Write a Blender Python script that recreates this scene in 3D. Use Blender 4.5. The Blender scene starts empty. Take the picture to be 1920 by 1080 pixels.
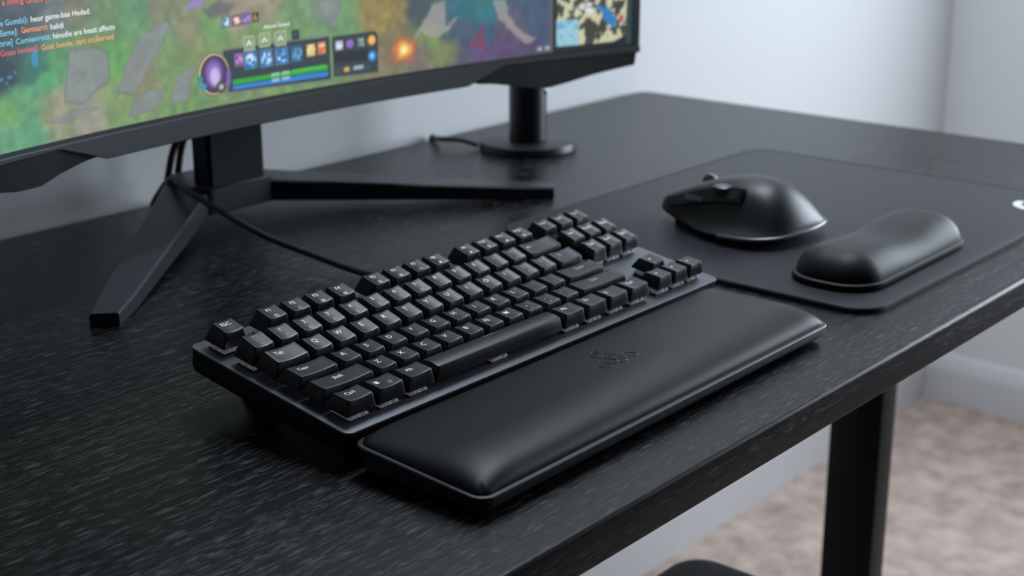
import bpy, bmesh, math, random
import numpy as np
from mathutils import Matrix, Vector
random.seed(7)
S = 0.001            # everything below is measured in millimetres
SC = bpy.context.scene
COL = SC.collection

# ------------------------------------------------------------------ camera
cam = bpy.data.cameras.new('camera')
cam_o = bpy.data.objects.new('camera', cam)
COL.objects.link(cam_o)
YAW, PIT, ROLL = 0.8654, 0.3074, -0.0021
fwd = Vector((math.sin(YAW)*math.cos(PIT), math.cos(YAW)*math.cos(PIT), -math.sin(PIT)))
rgt = Vector((math.cos(YAW), -math.sin(YAW), 0)); upv = rgt.cross(fwd)
r2 = math.cos(ROLL)*rgt + math.sin(ROLL)*upv; u2 = -math.sin(ROLL)*rgt + math.cos(ROLL)*upv
M = Matrix((r2, u2, -fwd)).transposed().to_4x4()
M.translation = Vector((-511.1, -553.77, 338.49))*S
cam_o.matrix_world = M
cam.sensor_width = 36.0
cam.lens = 2796.2/1920*36
cam.clip_start = 0.02
cam.dof.use_dof = True
cam.dof.focus_distance = 0.86
cam.dof.aperture_fstop = 9.0
SC.camera = cam_o

# ------------------------------------------------------------------ world, lights, exposure
w = bpy.data.worlds.new('world'); SC.world = w; w.use_nodes = True
w.node_tree.nodes['Background'].inputs[0].default_value = (0.62, 0.74, 0.9, 1)
w.node_tree.nodes['Background'].inputs[1].default_value = 1.0
def area(name, loc, rot, sx, sy, power, col):
    l = bpy.data.lights.new(name, 'AREA'); l.shape = 'RECTANGLE'
    l.size = sx*S; l.size_y = sy*S; l.energy = power; l.color = col
    o = bpy.data.objects.new(name, l); COL.objects.link(o)
    o.location = Vector(loc)*S; o.rotation_euler = rot
    return o
WY0, WY1, WZ0, WZ1 = -1000, 20, -60, 820       # window opening in the right wall
area('window_daylight', (1975, (WY0+WY1)/2, (WZ0+WZ1)/2), (0, math.radians(90), 0), WZ1-WZ0-40, WY1-WY0-40, 26, (0.80, 0.90, 1.0))
area('ceiling_fill', (980, 300, 1680), (0, 0, 0), 900, 400, 20, (0.82, 0.91, 1.0))  # added fill from above that lifts the back wall, no fixture there
SC.view_settings.view_transform = 'Standard'
SC.view_settings.look = 'None'
SC.view_settings.gamma = 1
SC.view_settings.use_curve_mapping = False
SC.view_settings.exposure = 0.0

# ------------------------------------------------------------------ helpers
def mat(name, col, rough=0.5, metal=0.0, spec=0.5, **kw):
    m = bpy.data.materials.new(name); m.use_nodes = True
    b = m.node_tree.nodes['Principled BSDF']
    b.inputs['Base Color'].default_value = (*col, 1)
    b.inputs['Roughness'].default_value = rough
    b.inputs['Metallic'].default_value = metal
    b.inputs['Specular IOR Level'].default_value = spec
    for k, v in kw.items():
        b.inputs[k.replace('_', ' ')].default_value = v
    return m
def noise_bump(m, scale, strength, dist=0.0002, detail=3, stretch=(1, 1, 1), colvar=None, roughvar=None):
    nt = m.node_tree; b = nt.nodes['Principled BSDF']
    tc = nt.nodes.new('ShaderNodeTexCoord'); mp = nt.nodes.new('ShaderNodeMapping')
    mp.inputs['Scale'].default_value = stretch
    nz = nt.nodes.new('ShaderNodeTexNoise'); nz.inputs['Scale'].default_value = scale; nz.inputs['Detail'].default_value = detail
    nt.links.new(tc.outputs['Object'], mp.inputs[0]); nt.links.new(mp.outputs[0], nz.inputs['Vector'])
    bp = nt.nodes.new('ShaderNodeBump'); bp.inputs['Strength'].default_value = strength; bp.inputs['Distance'].default_value = dist
    nt.links.new(nz.outputs[0], bp.inputs['Height']); nt.links.new(bp.outputs[0], b.inputs['Normal'])
    if colvar:
        cr = nt.nodes.new('ShaderNodeValToRGB')
        cr.color_ramp.elements[0].position = 0.3; cr.color_ramp.elements[1].position = 0.7
        cr.color_ramp.elements[0].color = (*colvar[0], 1); cr.color_ramp.elements[1].color = (*colvar[1], 1)
        nt.links.new(nz.outputs[0], cr.inputs[0]); nt.links.new(cr.outputs[0], b.inputs['Base Color'])
    if roughvar:
        mr = nt.nodes.new('ShaderNodeMapRange'); mr.inputs[3].default_value = roughvar[0]; mr.inputs[4].default_value = roughvar[1]
        mr.inputs[1].default_value = .3; mr.inputs[2].default_value = .7
        nt.links.new(nz.outputs[0], mr.inputs[0]); nt.links.new(mr.outputs[0], b.inputs['Roughness'])
    return m
def obj(name, mesh, m=None, parent=None, smooth=True, **props):
    """links a mesh (bmesh, or mesh) whose coordinates are millimetres"""
    if isinstance(mesh, bmesh.types.BMesh):
        bm = mesh; me = bpy.data.meshes.new(name)
        bmesh.ops.recalc_face_normals(bm, faces=bm.faces)
        bm.to_mesh(me); bm.free()
        me.transform(Matrix.Scale(S, 4))
        if smooth:
            me.shade_smooth()
            me.set_sharp_from_angle(angle=math.radians(38))
        mesh = me
    o = bpy.data.objects.new(name, mesh); COL.objects.link(o)
    if m is not None and not mesh.materials: mesh.materials.append(m)
    if parent is not None: o.parent = parent
    for k, v in props.items(): o[k] = v
    return o
def empty(name, loc=(0, 0, 0), label=None, category=None, rot=(0, 0, 0), **props):
    o = bpy.data.objects.new(name, None); COL.objects.link(o)
    o.location = Vector(loc)*S; o.rotation_euler = rot; o.empty_display_size = 0.02
    if label: o['label'] = label
    if category: o['category'] = category
    for k, v in props.items(): o[k] = v
    return o
def box(bm, x0, x1, y0, y1, z0, z1, bev=0.0, seg=2):
    r = bmesh.ops.create_cube(bm, size=1)
    vs = r['verts']
    for v in vs:
        v.co = Vector(((x0+x1)/2+v.co.x*(x1-x0), (y0+y1)/2+v.co.y*(y1-y0), (z0+z1)/2+v.co.z*(z1-z0)))
    if bev:
        es = list({e for v in vs for e in v.link_edges})
        bmesh.ops.bevel(bm, geom=es, offset=bev, segments=seg, affect='EDGES', profile=0.5)
    return bm
def bxm(*a, **k):
    return box(bmesh.new(), *a, **k)
def rrect(x0, x1, y0, y1, r, n=5, side=1):
    """rounded rectangle ring, counter-clockwise, with subdivided sides"""
    pts = []
    cs = [(x1-r, y0+r, -90), (x1-r, y1-r, 0), (x0+r, y1-r, 90), (x0+r, y0+r, 180)]
    for i, (cx, cy, a0) in enumerate(cs):
        arc = [(cx+r*math.cos(math.radians(a0+90*k/n)), cy+r*math.sin(math.radians(a0+90*k/n))) for k in range(n+1)]
        pts += arc
        nx = cs[(i+1) % 4]; a1 = math.radians(nx[2])
        q = (nx[0]+r*math.cos(a1), nx[1]+r*math.sin(a1)); p0 = arc[-1]
        for k in range(1, side):
            t = k/side; pts.append((p0[0]*(1-t)+q[0]*t, p0[1]*(1-t)+q[1]*t))
    return pts
def loft(bm, rings, cap0=True, cap1=True, closed=True):
    vr = [[bm.verts.new(p) for p in ring] for ring in rings]
    n = len(vr[0])
    for a, b in zip(vr, vr[1:]):
        for i in range(n if closed else n-1):
            j = (i+1) % n
            bm.faces.new((a[i], a[j], b[j], b[i]))
    if cap0: bm.faces.new(vr[0][::-1])
    if cap1: bm.faces.new(vr[-1])
    return vr
def slab(x0, x1, y0, y1, z0, z1, r, bev=1.0, n=6, bot=0.6):
    bm = bmesh.new(); rings = []
    def ring(ins, z): return [(x, y, z) for x, y in rrect(x0+ins, x1-ins, y0+ins, y1-ins, max(r-ins, 0.3), n)]
    rings.append(ring(bot, z0)); rings.append(ring(0, z0+bot))
    for k in range(0, 5):
        a = math.radians(90*k/4); rings.append(ring(bev*(1-math.cos(a)), z1-bev+bev*math.sin(a)))
    loft(bm, rings)
    return bm
def cyl(bm, c, r0, r1, z0, z1, n=48, bev=0.6):
    def ring(r, z): return [(c[0]+r*math.cos(2*math.pi*k/n), c[1]+r*math.sin(2*math.pi*k/n), z) for k in range(n)]
    loft(bm, [ring(r0-bev, z0), ring(r0, z0+bev), ring(r1, z1-bev), ring(r1-bev*.3, z1-bev*.3), ring(r1-bev, z1)])
    return bm
def prism(bm, poly, z0, z1):
    loft(bm, [[(x, y, z0) for x, y in poly], [(x, y, z1) for x, y in poly]])
    return bm
def tube(bm, pts, r, n=10, steps=8):
    P = [Vector(p) for p in pts]
    path = []
    for i in range(len(P)-1):
        p0 = P[max(i-1, 0)]; p1 = P[i]; p2 = P[i+1]; p3 = P[min(i+2, len(P)-1)]
        for k in range(steps):
            t = k/steps
            path.append(0.5*((2*p1)+(-p0+p2)*t+(2*p0-5*p1+4*p2-p3)*t*t+(-p0+3*p1-3*p2+p3)*t**3))
    path.append(P[-1])
    rings = []; up = Vector((0, 0, 1))
    for i, q in enumerate(path):
        d = (path[min(i+1, len(path)-1)]-path[max(i-1, 0)]).normalized()
        s = d.cross(up)
        if s.length < 0.1: s = d.cross(Vector((1, 0, 0)))
        s.normalize(); t = s.cross(d); 
        rings.append([tuple(q+r*(math.cos(2*math.pi*k/n)*s+math.sin(2*math.pi*k/n)*t)) for k in range(n)])
    loft(bm, rings); return bm
_fc = {}
def text_mesh(txt, size, align='CENTER'):
    """mesh of lettering, mm, in the XY plane"""
    cu = bpy.data.curves.new('legend', 'FONT'); cu.body = txt; cu.size = size
    cu.align_x = align; cu.align_y = 'CENTER'; cu.resolution_u = 2; cu.offset = size*0.006
    to = bpy.data.objects.new('legend', cu)
    me = bpy.data.meshes.new_from_object(to)
    bpy.data.objects.remove(to); bpy.data.curves.remove(cu)
    me.materials.clear()
    return me

# ------------------------------------------------------------------ materials
def wood_material():
    m = bpy.data.materials.new('black_woodgrain'); m.use_nodes = True
    nt = m.node_tree; b = nt.nodes['Principled BSDF']; L = nt.links.new
    tc = nt.nodes.new('ShaderNodeTexCoord')
    def noise(scale, sx, sy, sz, detail, dist=0.0):
        mp = nt.nodes.new('ShaderNodeMapping'); mp.inputs['Scale'].default_value = (sx, sy, sz)
        n = nt.nodes.new('ShaderNodeTexNoise'); n.inputs['Scale'].default_value = scale
        n.inputs['Detail'].default_value = detail; n.inputs['Distortion'].default_value = dist
        L(tc.outputs['Object'], mp.inputs[0]); L(mp.outputs[0], n.inputs['Vector']); return n
    fine = noise(1.0, 75, 1250, 1250, 1.5)          # short open pores along the grain
    mid = noise(1.0, 6, 240, 240, 3, 0.0)
    big = noise(1.0, 1.6, 30, 30, 3, 0.2)
    r1 = nt.nodes.new('ShaderNodeValToRGB'); r1.color_ramp.elements[0].position = 0.55; r1.color_ramp.elements[1].position = 0.62
    L(fine.outputs[0], r1.inputs[0])
    r2_ = nt.nodes.new('ShaderNodeValToRGB'); r2_.color_ramp.elements[0].position = 0.38; r2_.color_ramp.elements[1].position = 0.58
    L(mid.outputs[0], r2_.inputs[0])
    mu = nt.nodes.new('ShaderNodeMath'); mu.operation = 'MULTIPLY'; L(r1.outputs[0], mu.inputs[0]); L(r2_.outputs[0], mu.inputs[1])
    mix = nt.nodes.new('ShaderNodeMix'); mix.data_type = 'RGBA'
    mix.inputs[6].default_value = (0.0022, 0.0026, 0.0034, 1); mix.inputs[7].default_value = (0.11, 0.113, 0.118, 1)
    L(mu.outputs[0], mix.inputs[0])
    mix2 = nt.nodes.new('ShaderNodeMix'); mix2.data_type = 'RGBA'; mix2.blend_type = 'MULTIPLY'; mix2.inputs[0].default_value = 0.6
    r3 = nt.nodes.new('ShaderNodeValToRGB'); r3.color_ramp.elements[0].position = 0.3; r3.color_ramp.elements[1].position = 0.75
    r3.color_ramp.elements[0].color = (0.55, 0.55, 0.55, 1)
    L(big.outputs[0], r3.inputs[0]); L(mix.outputs[2], mix2.inputs[6]); L(r3.outputs[0], mix2.inputs[7]); L(mix2.outputs[2], b.inputs['Base Color'])
    ad = nt.nodes.new('ShaderNodeMath'); ad.operation = 'MULTIPLY_ADD'; ad.inputs[1].default_value = -0.55
    L(mu.outputs[0], ad.inputs[0]); L(mid.outputs[0], ad.inputs[2])
    bp = nt.nodes.new('ShaderNodeBump'); bp.inputs['Strength'].default_value = 0.4; bp.inputs['Distance'].default_value = 0.00028
    L(ad.outputs[0], bp.inputs['Height']); L(bp.outputs[0], b.inputs['Normal'])
    b.inputs['Roughness'].default_value = 0.33; b.inputs['Specular IOR Level'].default_value = 0.23
    return m
WOOD = wood_material()
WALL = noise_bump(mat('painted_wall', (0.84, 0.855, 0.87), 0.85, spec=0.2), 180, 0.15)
WALLD = noise_bump(mat('wall_dimmed_bounce', (0.08, 0.085, 0.095), 0.85, spec=0.2), 180, 0.15)  # unseen walls, colour darkened to cut bounce light
TRIMM = mat('white_trim_paint', (0.74, 0.76, 0.78), 0.45)
CEIL = mat('ceiling_dimmed_bounce', (0.12, 0.12, 0.13), 0.9)  # unseen ceiling, darkened so it throws back less light
CARPET = noise_bump(mat('beige_carpet', (0.3, 0.26, 0.24), 0.95, spec=0.1), 26, 1.0, 0.006, 6, (1, 1, 1), ((0.36, 0.275, 0.235), (0.60, 0.485, 0.42)))
CASE = mat('case_plastic', (0.006, 0.0065, 0.0075), 0.5)
PLATE = noise_bump(mat('plate_metal', (0.13, 0.14, 0.155), 0.45, 0.7), 900, 0.15, 0.0001)
CAP = noise_bump(mat('keycap_plastic', (0.0035, 0.0046, 0.006), 0.36), 2500, 0.12, 0.00005)
LEG = mat('legend_white', (0.8, 0.82, 0.86), 0.5, Emission_Strength=0.3, Emission_Color=(0.8, 0.82, 0.95, 1))
LEGDIM = mat('legend_grey', (0.42, 0.44, 0.47), 0.5, Emission_Strength=0.08, Emission_Color=(0.8, 0.82, 0.95, 1))
CLEAR = noise_bump(mat('clear_switch_plastic', (0.7, 0.72, 0.76), 0.15, Transmission_Weight=0.1, IOR=1.45, Emission_Strength=0.04, Emission_Color=(0.9, 0.9, 1, 1)), 620, 1.0, 0.0008, 2, (1, 1, 1), ((0.08, 0.08, 0.09), (1.0, 1.0, 1.0)))  # mottled colour paints glints; faint emission stands in for scattered LED light
SWB = mat('switch_base_shade', (0.01, 0.01, 0.012), 0.5)  # dark base tier, colours in the shade beneath the clear housings
LEDM = [mat('led_lavender', (0.8, 0.75, 1), 0.4, Emission_Color=(0.72, 0.65, 1, 1), Emission_Strength=2.5),
        mat('led_teal', (0.5, 0.9, 0.9), 0.4, Emission_Color=(0.35, 0.9, 0.95, 1), Emission_Strength=2),
        mat('led_white', (0.8, 0.9, 1), 0.4, Emission_Color=(0.75, 0.9, 1, 1), Emission_Strength=2.5)]
LEATHER = noise_bump(mat('leatherette', (0.0022, 0.0030, 0.0042), 0.42, spec=0.27), 1600, 0.25, 0.0001, 3)
TRAY = mat('tray_plastic', (0.03, 0.033, 0.037), 0.35)
BLACKP = mat('black_plastic', (0.008, 0.009, 0.011), 0.4)
BEZEL = noise_bump(mat('bezel_plastic', (0.027, 0.034, 0.041), 0.45), 1500, 0.1, 0.0001)
HOUSING = mat('rear_housing_plastic', (0.007, 0.009, 0.011), 0.45)
STANDM = mat('stand_metal', (0.030, 0.037, 0.044), 0.38, 0.2)
LOGOG = mat('bezel_logo', (0.09, 0.1, 0.11), 0.4)
CABLE = mat('cable_rubber', (0.007, 0.008, 0.009), 0.55)
CLOTH = noise_bump(mat('mat_cloth', (0.0085, 0.0085, 0.0155), 0.5, spec=0.27, Sheen_Weight=0.05, Sheen_Roughness=0.5), 2200, 0.3, 0.0001)
STITCH = noise_bump(mat('mat_edge_stitching', (0.010, 0.011, 0.014), 0.7), 1200, 0.6, 0.0004)
PADM = noise_bump(mat('pad_cloth', (0.007, 0.0085, 0.0085), 0.5, spec=0.3, Sheen_Weight=0.06), 1800, 0.25, 0.0001)
MOUSEM = mat('mouse_rubber', (0.010, 0.0115, 0.0135), 0.42)
CHROME = mat('brushed_metal', (0.55, 0.58, 0.62), 0.28, 1.0)
WHITEP = mat('white_print', (0.85, 0.88, 0.92), 0.6)
LEGM = mat('desk_leg_steel', (0.004, 0.0045, 0.005), 0.5, spec=0.3)

# ------------------------------------------------------------------ room shell
FZ = -705; WX = 1990; WYB = 562
def struct(name, bm, m): return obj(name, bm, m, smooth=False, kind='structure')
struct('floor', bxm(-1600, WX+100, -2300, WYB+100, FZ-60, FZ), CARPET)
struct('ceiling', bxm(-1600, WX+100, -2300, WYB+100, 1700, 1760), CEIL)
struct('wall_back', bxm(-1600, WX+100, WYB, WYB+100, FZ, 1700), WALL)
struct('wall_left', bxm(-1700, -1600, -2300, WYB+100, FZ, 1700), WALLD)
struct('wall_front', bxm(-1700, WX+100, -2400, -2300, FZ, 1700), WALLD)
bm = bmesh.new()
box(bm, WX, WX+100, -2300, WY0, FZ, 1700); box(bm, WX, WX+100, WY1, WYB, FZ, 1700)
box(bm, WX, WX+100, WY0, WY1, FZ, WZ0); box(bm, WX, WX+100, WY0, WY1, WZ1, 1700)
struct('wall_right', bm, WALL)
wi = empty('window_1', (WX+50, (WY0+WY1)/2, (WZ0+WZ1)/2), kind='structure')
bm = bmesh.new(); hy = (WY1-WY0)/2; hz = (WZ1-WZ0)/2
for a in ((-25, 25, -hy, -hy+45, -hz, hz), (-25, 25, hy-45, hy, -hz, hz), (-25, 25, -hy, hy, -hz, -hz+45), (-25, 25, -hy, hy, hz-45, hz), (-20, 20, -20, 20, -hz, hz)):
    box(bm, *a, bev=3)
obj('window_frame', bm, TRIMM, wi)
obj('pane', bxm(-3, 3, -hy+40, hy-40, -hz+40, hz-40), mat('window_glass', (0.9, 0.95, 1), 0.02, Transmission_Weight=1.0), wi)
def base_profile(x_or_y):
    return None
def baseboard(name, a, b, axis):
    bm = bmesh.new()
    prof = [(0, FZ), (14, FZ), (14, FZ+62), (11, FZ+74), (7, FZ+84), (3, FZ+90), (0, FZ+90)]
    rings = []
    for t in (a, b):
        if axis == 'x': rings.append([(t, WYB-d, z) for d, z in prof])
        else: rings.append([(WX-d, t, z) for d, z in prof])
    loft(bm, rings)
    struct(name, bm, TRIMM)
baseboard('baseboard_back', -1600, WX, 'x')
baseboard('baseboard_right', -2300, WYB, 'y')

# ------------------------------------------------------------------ desk
DX0, DX1, DY0, DY1, DTH = -460, 1049, -148.1, 553.5, 24
desk = empty('desk', (300, 200, FZ), 'black woodgrain desk carrying the keyboard and curved monitor', 'desk')
def dl(o):
    o.location = Vector((-300, -200, -FZ))*S
    return o
dl(obj('desktop', slab(DX0, DX1, DY0, DY1, -DTH, 0, 16, bev=3.0, n=6, bot=1.0), WOOD, desk))
LX0, LX1, LY0, LY1 = 882, 915, 109, 170
for x0 in (882, -330):
    dl(obj('leg', bxm(x0, x0+33, LY0, LY1, FZ+30, -DTH-30, bev=1.5), LEGM, desk))
    dl(obj('foot', bxm(x0-15, x0+50, -110, 440, FZ, FZ+30, bev=4), LEGM, desk))
    dl(obj('top_bracket', bxm(x0-8, x0+41, LY0+1, 430, -DTH-30, -DTH, bev=1), LEGM, desk))
dl(obj('crossbar', bxm(-297, 882, 200, 240, -DTH-60, -DTH-25, bev=2), LEGM, desk))

# chair seat tucked under the desk
seat = empty('stool', (262, -110, FZ), 'black padded stool seat with rounded corner, low beneath desk front edge', 'stool')
obj('seat', slab(-190, 193, -190, 180, FZ*-1-300, FZ*-1-255, 32, bev=10, n=8, bot=6), LEATHER, seat)
bm = bmesh.new(); cyl(bm, (0, 0), 26, 26, 30, 405, 24); obj('post', bm, LEGM, seat)
bm = bmesh.new(); cyl(bm, (0, 0), 190, 150, 0, 30, 40, 4); obj('base', bm, LEGM, seat)

# ------------------------------------------------------------------ keyboard
U = 19.05
TILT = 0.1534
kb = empty('keyboard', (0, 0, 22), 'black tenkeyless mechanical keyboard with floating keycaps, propped on rear feet', 'keyboard', rot=(TILT, 0, 0.0063))
kb.rotation_mode = 'XYZ'
KX0, KX1, KY0, KY1 = -5.5, 363.0, -7.0, 127.5
obj('plate', slab(KX0, KX1, KY0, KY1, -1.6, 0, 5, bev=0.5, bot=0.3), PLATE, kb)
bm = bmesh.new()
def R3(ins, z, insb=None, r=5):
    return [(x, y, z) for x, y in rrect(KX0+0.4+ins, KX1-0.4-ins, KY0+0.4+ins*.5, KY1-0.4-ins*.6, r, 5)]
loft(bm, [R3(9, -18.4, r=3), R3(5, -18.4), R3(1.2, -15.2), R3(0, -12), R3(0, -1.7)])
obj('case', bm, CASE, kb)
# rear flip-out feet and front rubber feet
for x in (38, 320):
    bm = bmesh.new()
    zb = -18.4; y = 112
    dz = (22+y*math.sin(TILT))/math.cos(TILT)
    loft(bm, [[(x-12, y-9, zb), (x+12, y-9, zb), (x+12, y-3, zb), (x-12, y-3, zb)], [(x-11, y-1, -dz+0.6), (x+11, y-1, -dz+0.6), (x+11, y+4, -dz-0.15), (x-11, y+4, -dz-0.15)]])
    obj('flip_foot', bm, CASE, kb)
for x in (20, 335):
    bm = bmesh.new(); box(bm, x-14, x+14, 1, 8, -22.9, -18.2, 0.6); obj('rubber_foot', bm, CABLE, kb)

ROWH = [(14.9, 16.5), (15.9, 18.2), (14.2, 16.1), (13.1, 13.2), (13.4, 13.1), (14.2, 13.7)]
ROWY = [5*U+7.15, 4*U, 3*U, 2*U, U, 0.0]
TY0, TY1, TI, CB = 2.0, 14.6, 2.9, 5.0
def dish(x, y, wdt, row, space):
    """height of the keycap top at x, y in its own cell"""
    hf, hb = ROWH[row]; t = (y-TY0)/(TY1-TY0); z = hf+(hb-hf)*t
    if space: return z - 0.9*(2*abs(t-.5))**2 + 0.0
    hw = (wdt-2*TI)/2; q = min(abs(x-wdt/2)/hw, 1.0)
    return z-0.95*(1-q*q)
_cap = {}
def keycap_mesh(wu, row, space=False):
    key = (wu, row, space)
    if key in _cap: return _cap[key]
    wd = wu*U; bm = bmesh.new(); side = 6; rings = []
    def D(x, y): return dish(x, min(max(y, TY0), TY1), wd, row, space)
    for x0i, z in ((0.5, CB), (0.5, CB+0.4)):
        rings.append([(x, y, z) for x, y in rrect(x0i, wd-x0i, x0i, U-x0i, 0.9, 4, side)])
    for t in (0.5, 1.0):
        ring = []
        a = rrect(0.5, wd-0.5, 0.5, U-0.5, 0.9, 4, side); b = rrect(TI-.12, wd-TI+.12, TY0-.12, TY1+.12, 1.0, 4, side)
        for (xa, ya), (xb, yb) in zip(a, b):
            zt = D(xb, yb)-0.2
            bul = 0.15*math.sin(math.pi*t)
            ring.append((xa+(xb-xa)*t, ya+(yb-ya)*t, (CB+.4)+(zt-CB-.4)*t+bul))
        rings.append(ring)
    for ins, dz in ((-.03, -0.06), (0.12, 0)):
        rings.append([(x, y, D(x, y)+dz) for x, y in rrect(TI+ins, wd-TI-ins, TY0+ins, TY1-ins, 1.0, 4, side)])
    cx, cy = wd/2, (TY0+TY1)/2
    for s in (.75, .5, .25):
        ring = []
        for x, y in rrect(TI+.12, wd-TI-.12, TY0+.12, TY1-.12, 1.0, 4, side):
            X = cx+(x-cx)*s if not space else (cx+(x-cx)*(1-(1-s)*0.08)); Y = cy+(y-cy)*s
            ring.append((X, Y, D(X, Y)))
        rings.append(ring)
    loft(bm, rings)
    bmesh.ops.recalc_face_normals(bm, faces=bm.faces)
    me = bpy.data.meshes.new('keycap'); bm.to_mesh(me); bm.free(); me.transform(Matrix.Scale(S, 4))
    me.shade_smooth(); me.set_sharp_from_angle(angle=math.radians(50)); me.materials.append(CAP)
    _cap[key] = me
    return me
def legend(parent, txt, x, y, size, wd, row, space=False, m=LEG, mesh=None):
    me = mesh or text_mesh(txt, size)
    for v in me.vertices:
        X, Y = v.co.x+x, v.co.y+y
        v.co = Vector((X, Y, dish(X, Y, wd, row, space)+0.07))*S
    me.materials.append(m)
    o = bpy.data.objects.new('legend', me); COL.objects.link(o); o.parent = parent
    return o
def icon_mesh(kind):
    bm = bmesh.new()
    def r(x0, x1, y0, y1):
        vs = [bm.verts.new(p) for p in ((x0, y0, 0), (x1, y0, 0), (x1, y1, 0), (x0, y1, 0))]; bm.faces.new(vs)
    if kind == 'window':
        for sx in (-1.5, .15):
            for sy in (-1.5, .15): r(sx, sx+1.4, sy, sy+1.4)
    elif kind == 'square':
        r(-1.3, 1.3, -1.2, -.85); r(-1.3, 1.3, .85, 1.2); r(-1.3, -.95, -.85, .85); r(.95, 1.3, -.85, .85)
    elif kind == 'menu':
        r(-1.2, 1.2, -1.3, -1); r(-1.2, 1.2, 1, 1.3); r(-1.2, -.9, -1, 1); r(.9, 1.2, -1, 1); r(-.6, .6, -.5, -.2); r(-.6, .6, .2, .5)
    elif kind == 'grid':
        for i in range(3):
            for j in range(3): r(-1.4+i, -.75+i, -1.4+j, -.75+j)
    elif kind == 'bars':
        for i in range(3): r(-1.5, 1.5, -1.2+i*.9, -.8+i*.9)
    elif kind == 'bar': r(-1.8, 1.8, -.2, .2)
    elif kind == 'home': r(-1.4, 1.4, -.17, .17)
    elif kind == 'left': 
        r(-2, 2, -.2, .2); vs = [bm.verts.new(p) for p in ((-3, 0, 0), (-1.6, -1, 0), (-1.6, 1, 0))]; bm.faces.new(vs)
    elif kind in ('aup', 'adn', 'alf', 'art'):
        a = {'aup': 90, 'adn': -90, 'alf': 180, 'art': 0}[kind]
        vs = [bm.verts.new((1.3*math.cos(math.radians(a+d)), 1.3*math.sin(math.radians(a+d)), 0)) for d in (0, 120, 240)]; bm.faces.new(vs)
    elif kind == 'play':
        vs = [bm.verts.new(p) for p in ((-1, -1, 0), (1, 0, 0), (-1, 1, 0))]; bm.faces.new(vs); r(1.2, 1.5, -1, 1)
    elif kind == 'sun':
        n = 10; vs = [bm.verts.new(((1.4 if k % 2 else .8)*math.cos(k*math.pi/n*2/2), (1.4 if k % 2 else .8)*math.sin(k*math.pi/n*2/2), 0)) for k in range(2*n)]; bm.faces.new(vs)
    me = bpy.data.meshes.new('icon'); bm.to_mesh(me); bm.free(); return me
# keys: row, left edge in units, width in units, main legend, second legend
KEYS = []
def run(row, u0, items):
    u = u0
    for it in items:
        if isinstance(it, (int, float)): u += it; continue
        t, s, wdt = it; KEYS.append((row, u, wdt, t, s)); u += wdt
F1 = 1.764
run(0, 0, [('ESC', None, 1)])
run(0, F1, [('F1', '@square', 1), ('F2', 'd)', 1), ('F3', '@grid', 1), ('F4', '@bars', 1)])
run(0, 6.391, [('F5', '@menu', 1), ('F6', '@grid', 1), ('F7', '@bar', 1), ('F8', '@sun', 1)])
run(0, 11.008, [('F9', '@sun', 1), ('F10', '@menu', 1), ('F11', '@sun', 1), ('F12', '@grid', 1)])
run(1, 0, [('`', '~', 1), ('1', '!', 1), ('2', '@', 1), ('3', '#', 1), ('4', '$', 1), ('5', '%', 1), ('6', '^', 1), ('7', '&', 1), ('8', '*', 1), ('9', '(', 1), ('0', ')', 1), ('-', '_', 1), ('=', '+', 1), ('@left', None, 2)])
run(2, 0, [('Tab', None, 1.5)]+[(c, None, 1) for c in 'QWERTYUIOP']+[('[', '{', 1), (']', '}', 1), ('\\', None, 1.5)])
run(3, 0, [('Caps', None, 1.75)]+[(c, '@home' if c in 'FJ' else None, 1) for c in 'ASDFGHJKL']+[(';', ':', 1), ("'", '"', 1), ('Enter', None, 2.25)])
run(4, 0, [('Shift', None, 2.25)]+[(c, None, 1) for c in 'ZXCVBNM']+[(',', '<', 1), ('.', '>', 1), ('/', '?', 1), ('Shift', None, 2.75)])
run(5, 0, [('Ctrl', None, 1.25), ('@window', '@menu', 1.25), ('Alt', None, 1.25), ('space', None, 6.25), ('Alt', None, 1.25), ('Fn', None, 1.25), ('@menu', None, 1.25), ('Ctrl', None, 1.25)])
NV = 15.4675
run(0, NV, [('PrtSc', None, 1), ('ScrLk', None, 1), ('Pause', None, 1)])
run(1, NV, [('Ins', None, 1), ('Home', None, 1), ('PgUp', None, 1)])
run(2, NV, [('Del', None, 1), ('End', None, 1), ('PgDn', None, 1)])
run(4, NV+1, [('@aup', None, 1)])
run(5, NV, [('@alf', None, 1), ('@adn', None, 1), ('@art', None, 1)])
# switch housing, one mesh shared by all
bm = bmesh.new()
loft(bm, [[(x, y, 1.3) for x, y in rrect(-7.6, 7.6, -7.6, 7.6, 0.8, 3)], [(x, y, 1.9) for x, y in rrect(-7.4, 7.4, -7.4, 7.4, 0.8, 3)],
          [(x, y, 2.2) for x, y in rrect(-6.7, 6.7, -6.7, 6.7, 0.8, 3)], [(x, y, 5.2) for x, y in rrect(-5.6, 5.6, -5.6, 5.6, 0.8, 3)]])
for sx in (-1, 1):
    box(bm, sx*4.6-1.3, sx*4.6+1.3, -7.8, -6.2, 1.9, 3.3, 0.25, 1)
    box(bm, -7.8, -6.2, sx*4.6-1.3, sx*4.6+1.3, 1.9, 3.3, 0.25, 1)
box(bm, -1.6, 1.6, -7.4, -6, 2, 3.8, 0.2, 1)
sw0 = obj('switch_housing', bm, CLEAR, kb); SWME = sw0.data; bpy.data.objects.remove(sw0)
bm = bmesh.new(); box(bm, -7, 7, -7, 7, -0.5, 1.4); box(bm, -2, 2, -2, 2, 1.4, 9); t0 = obj('switch_base_shade', bm, SWB, kb); SWBME = t0.data; bpy.data.objects.remove(t0)
LEDMES = []
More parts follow.
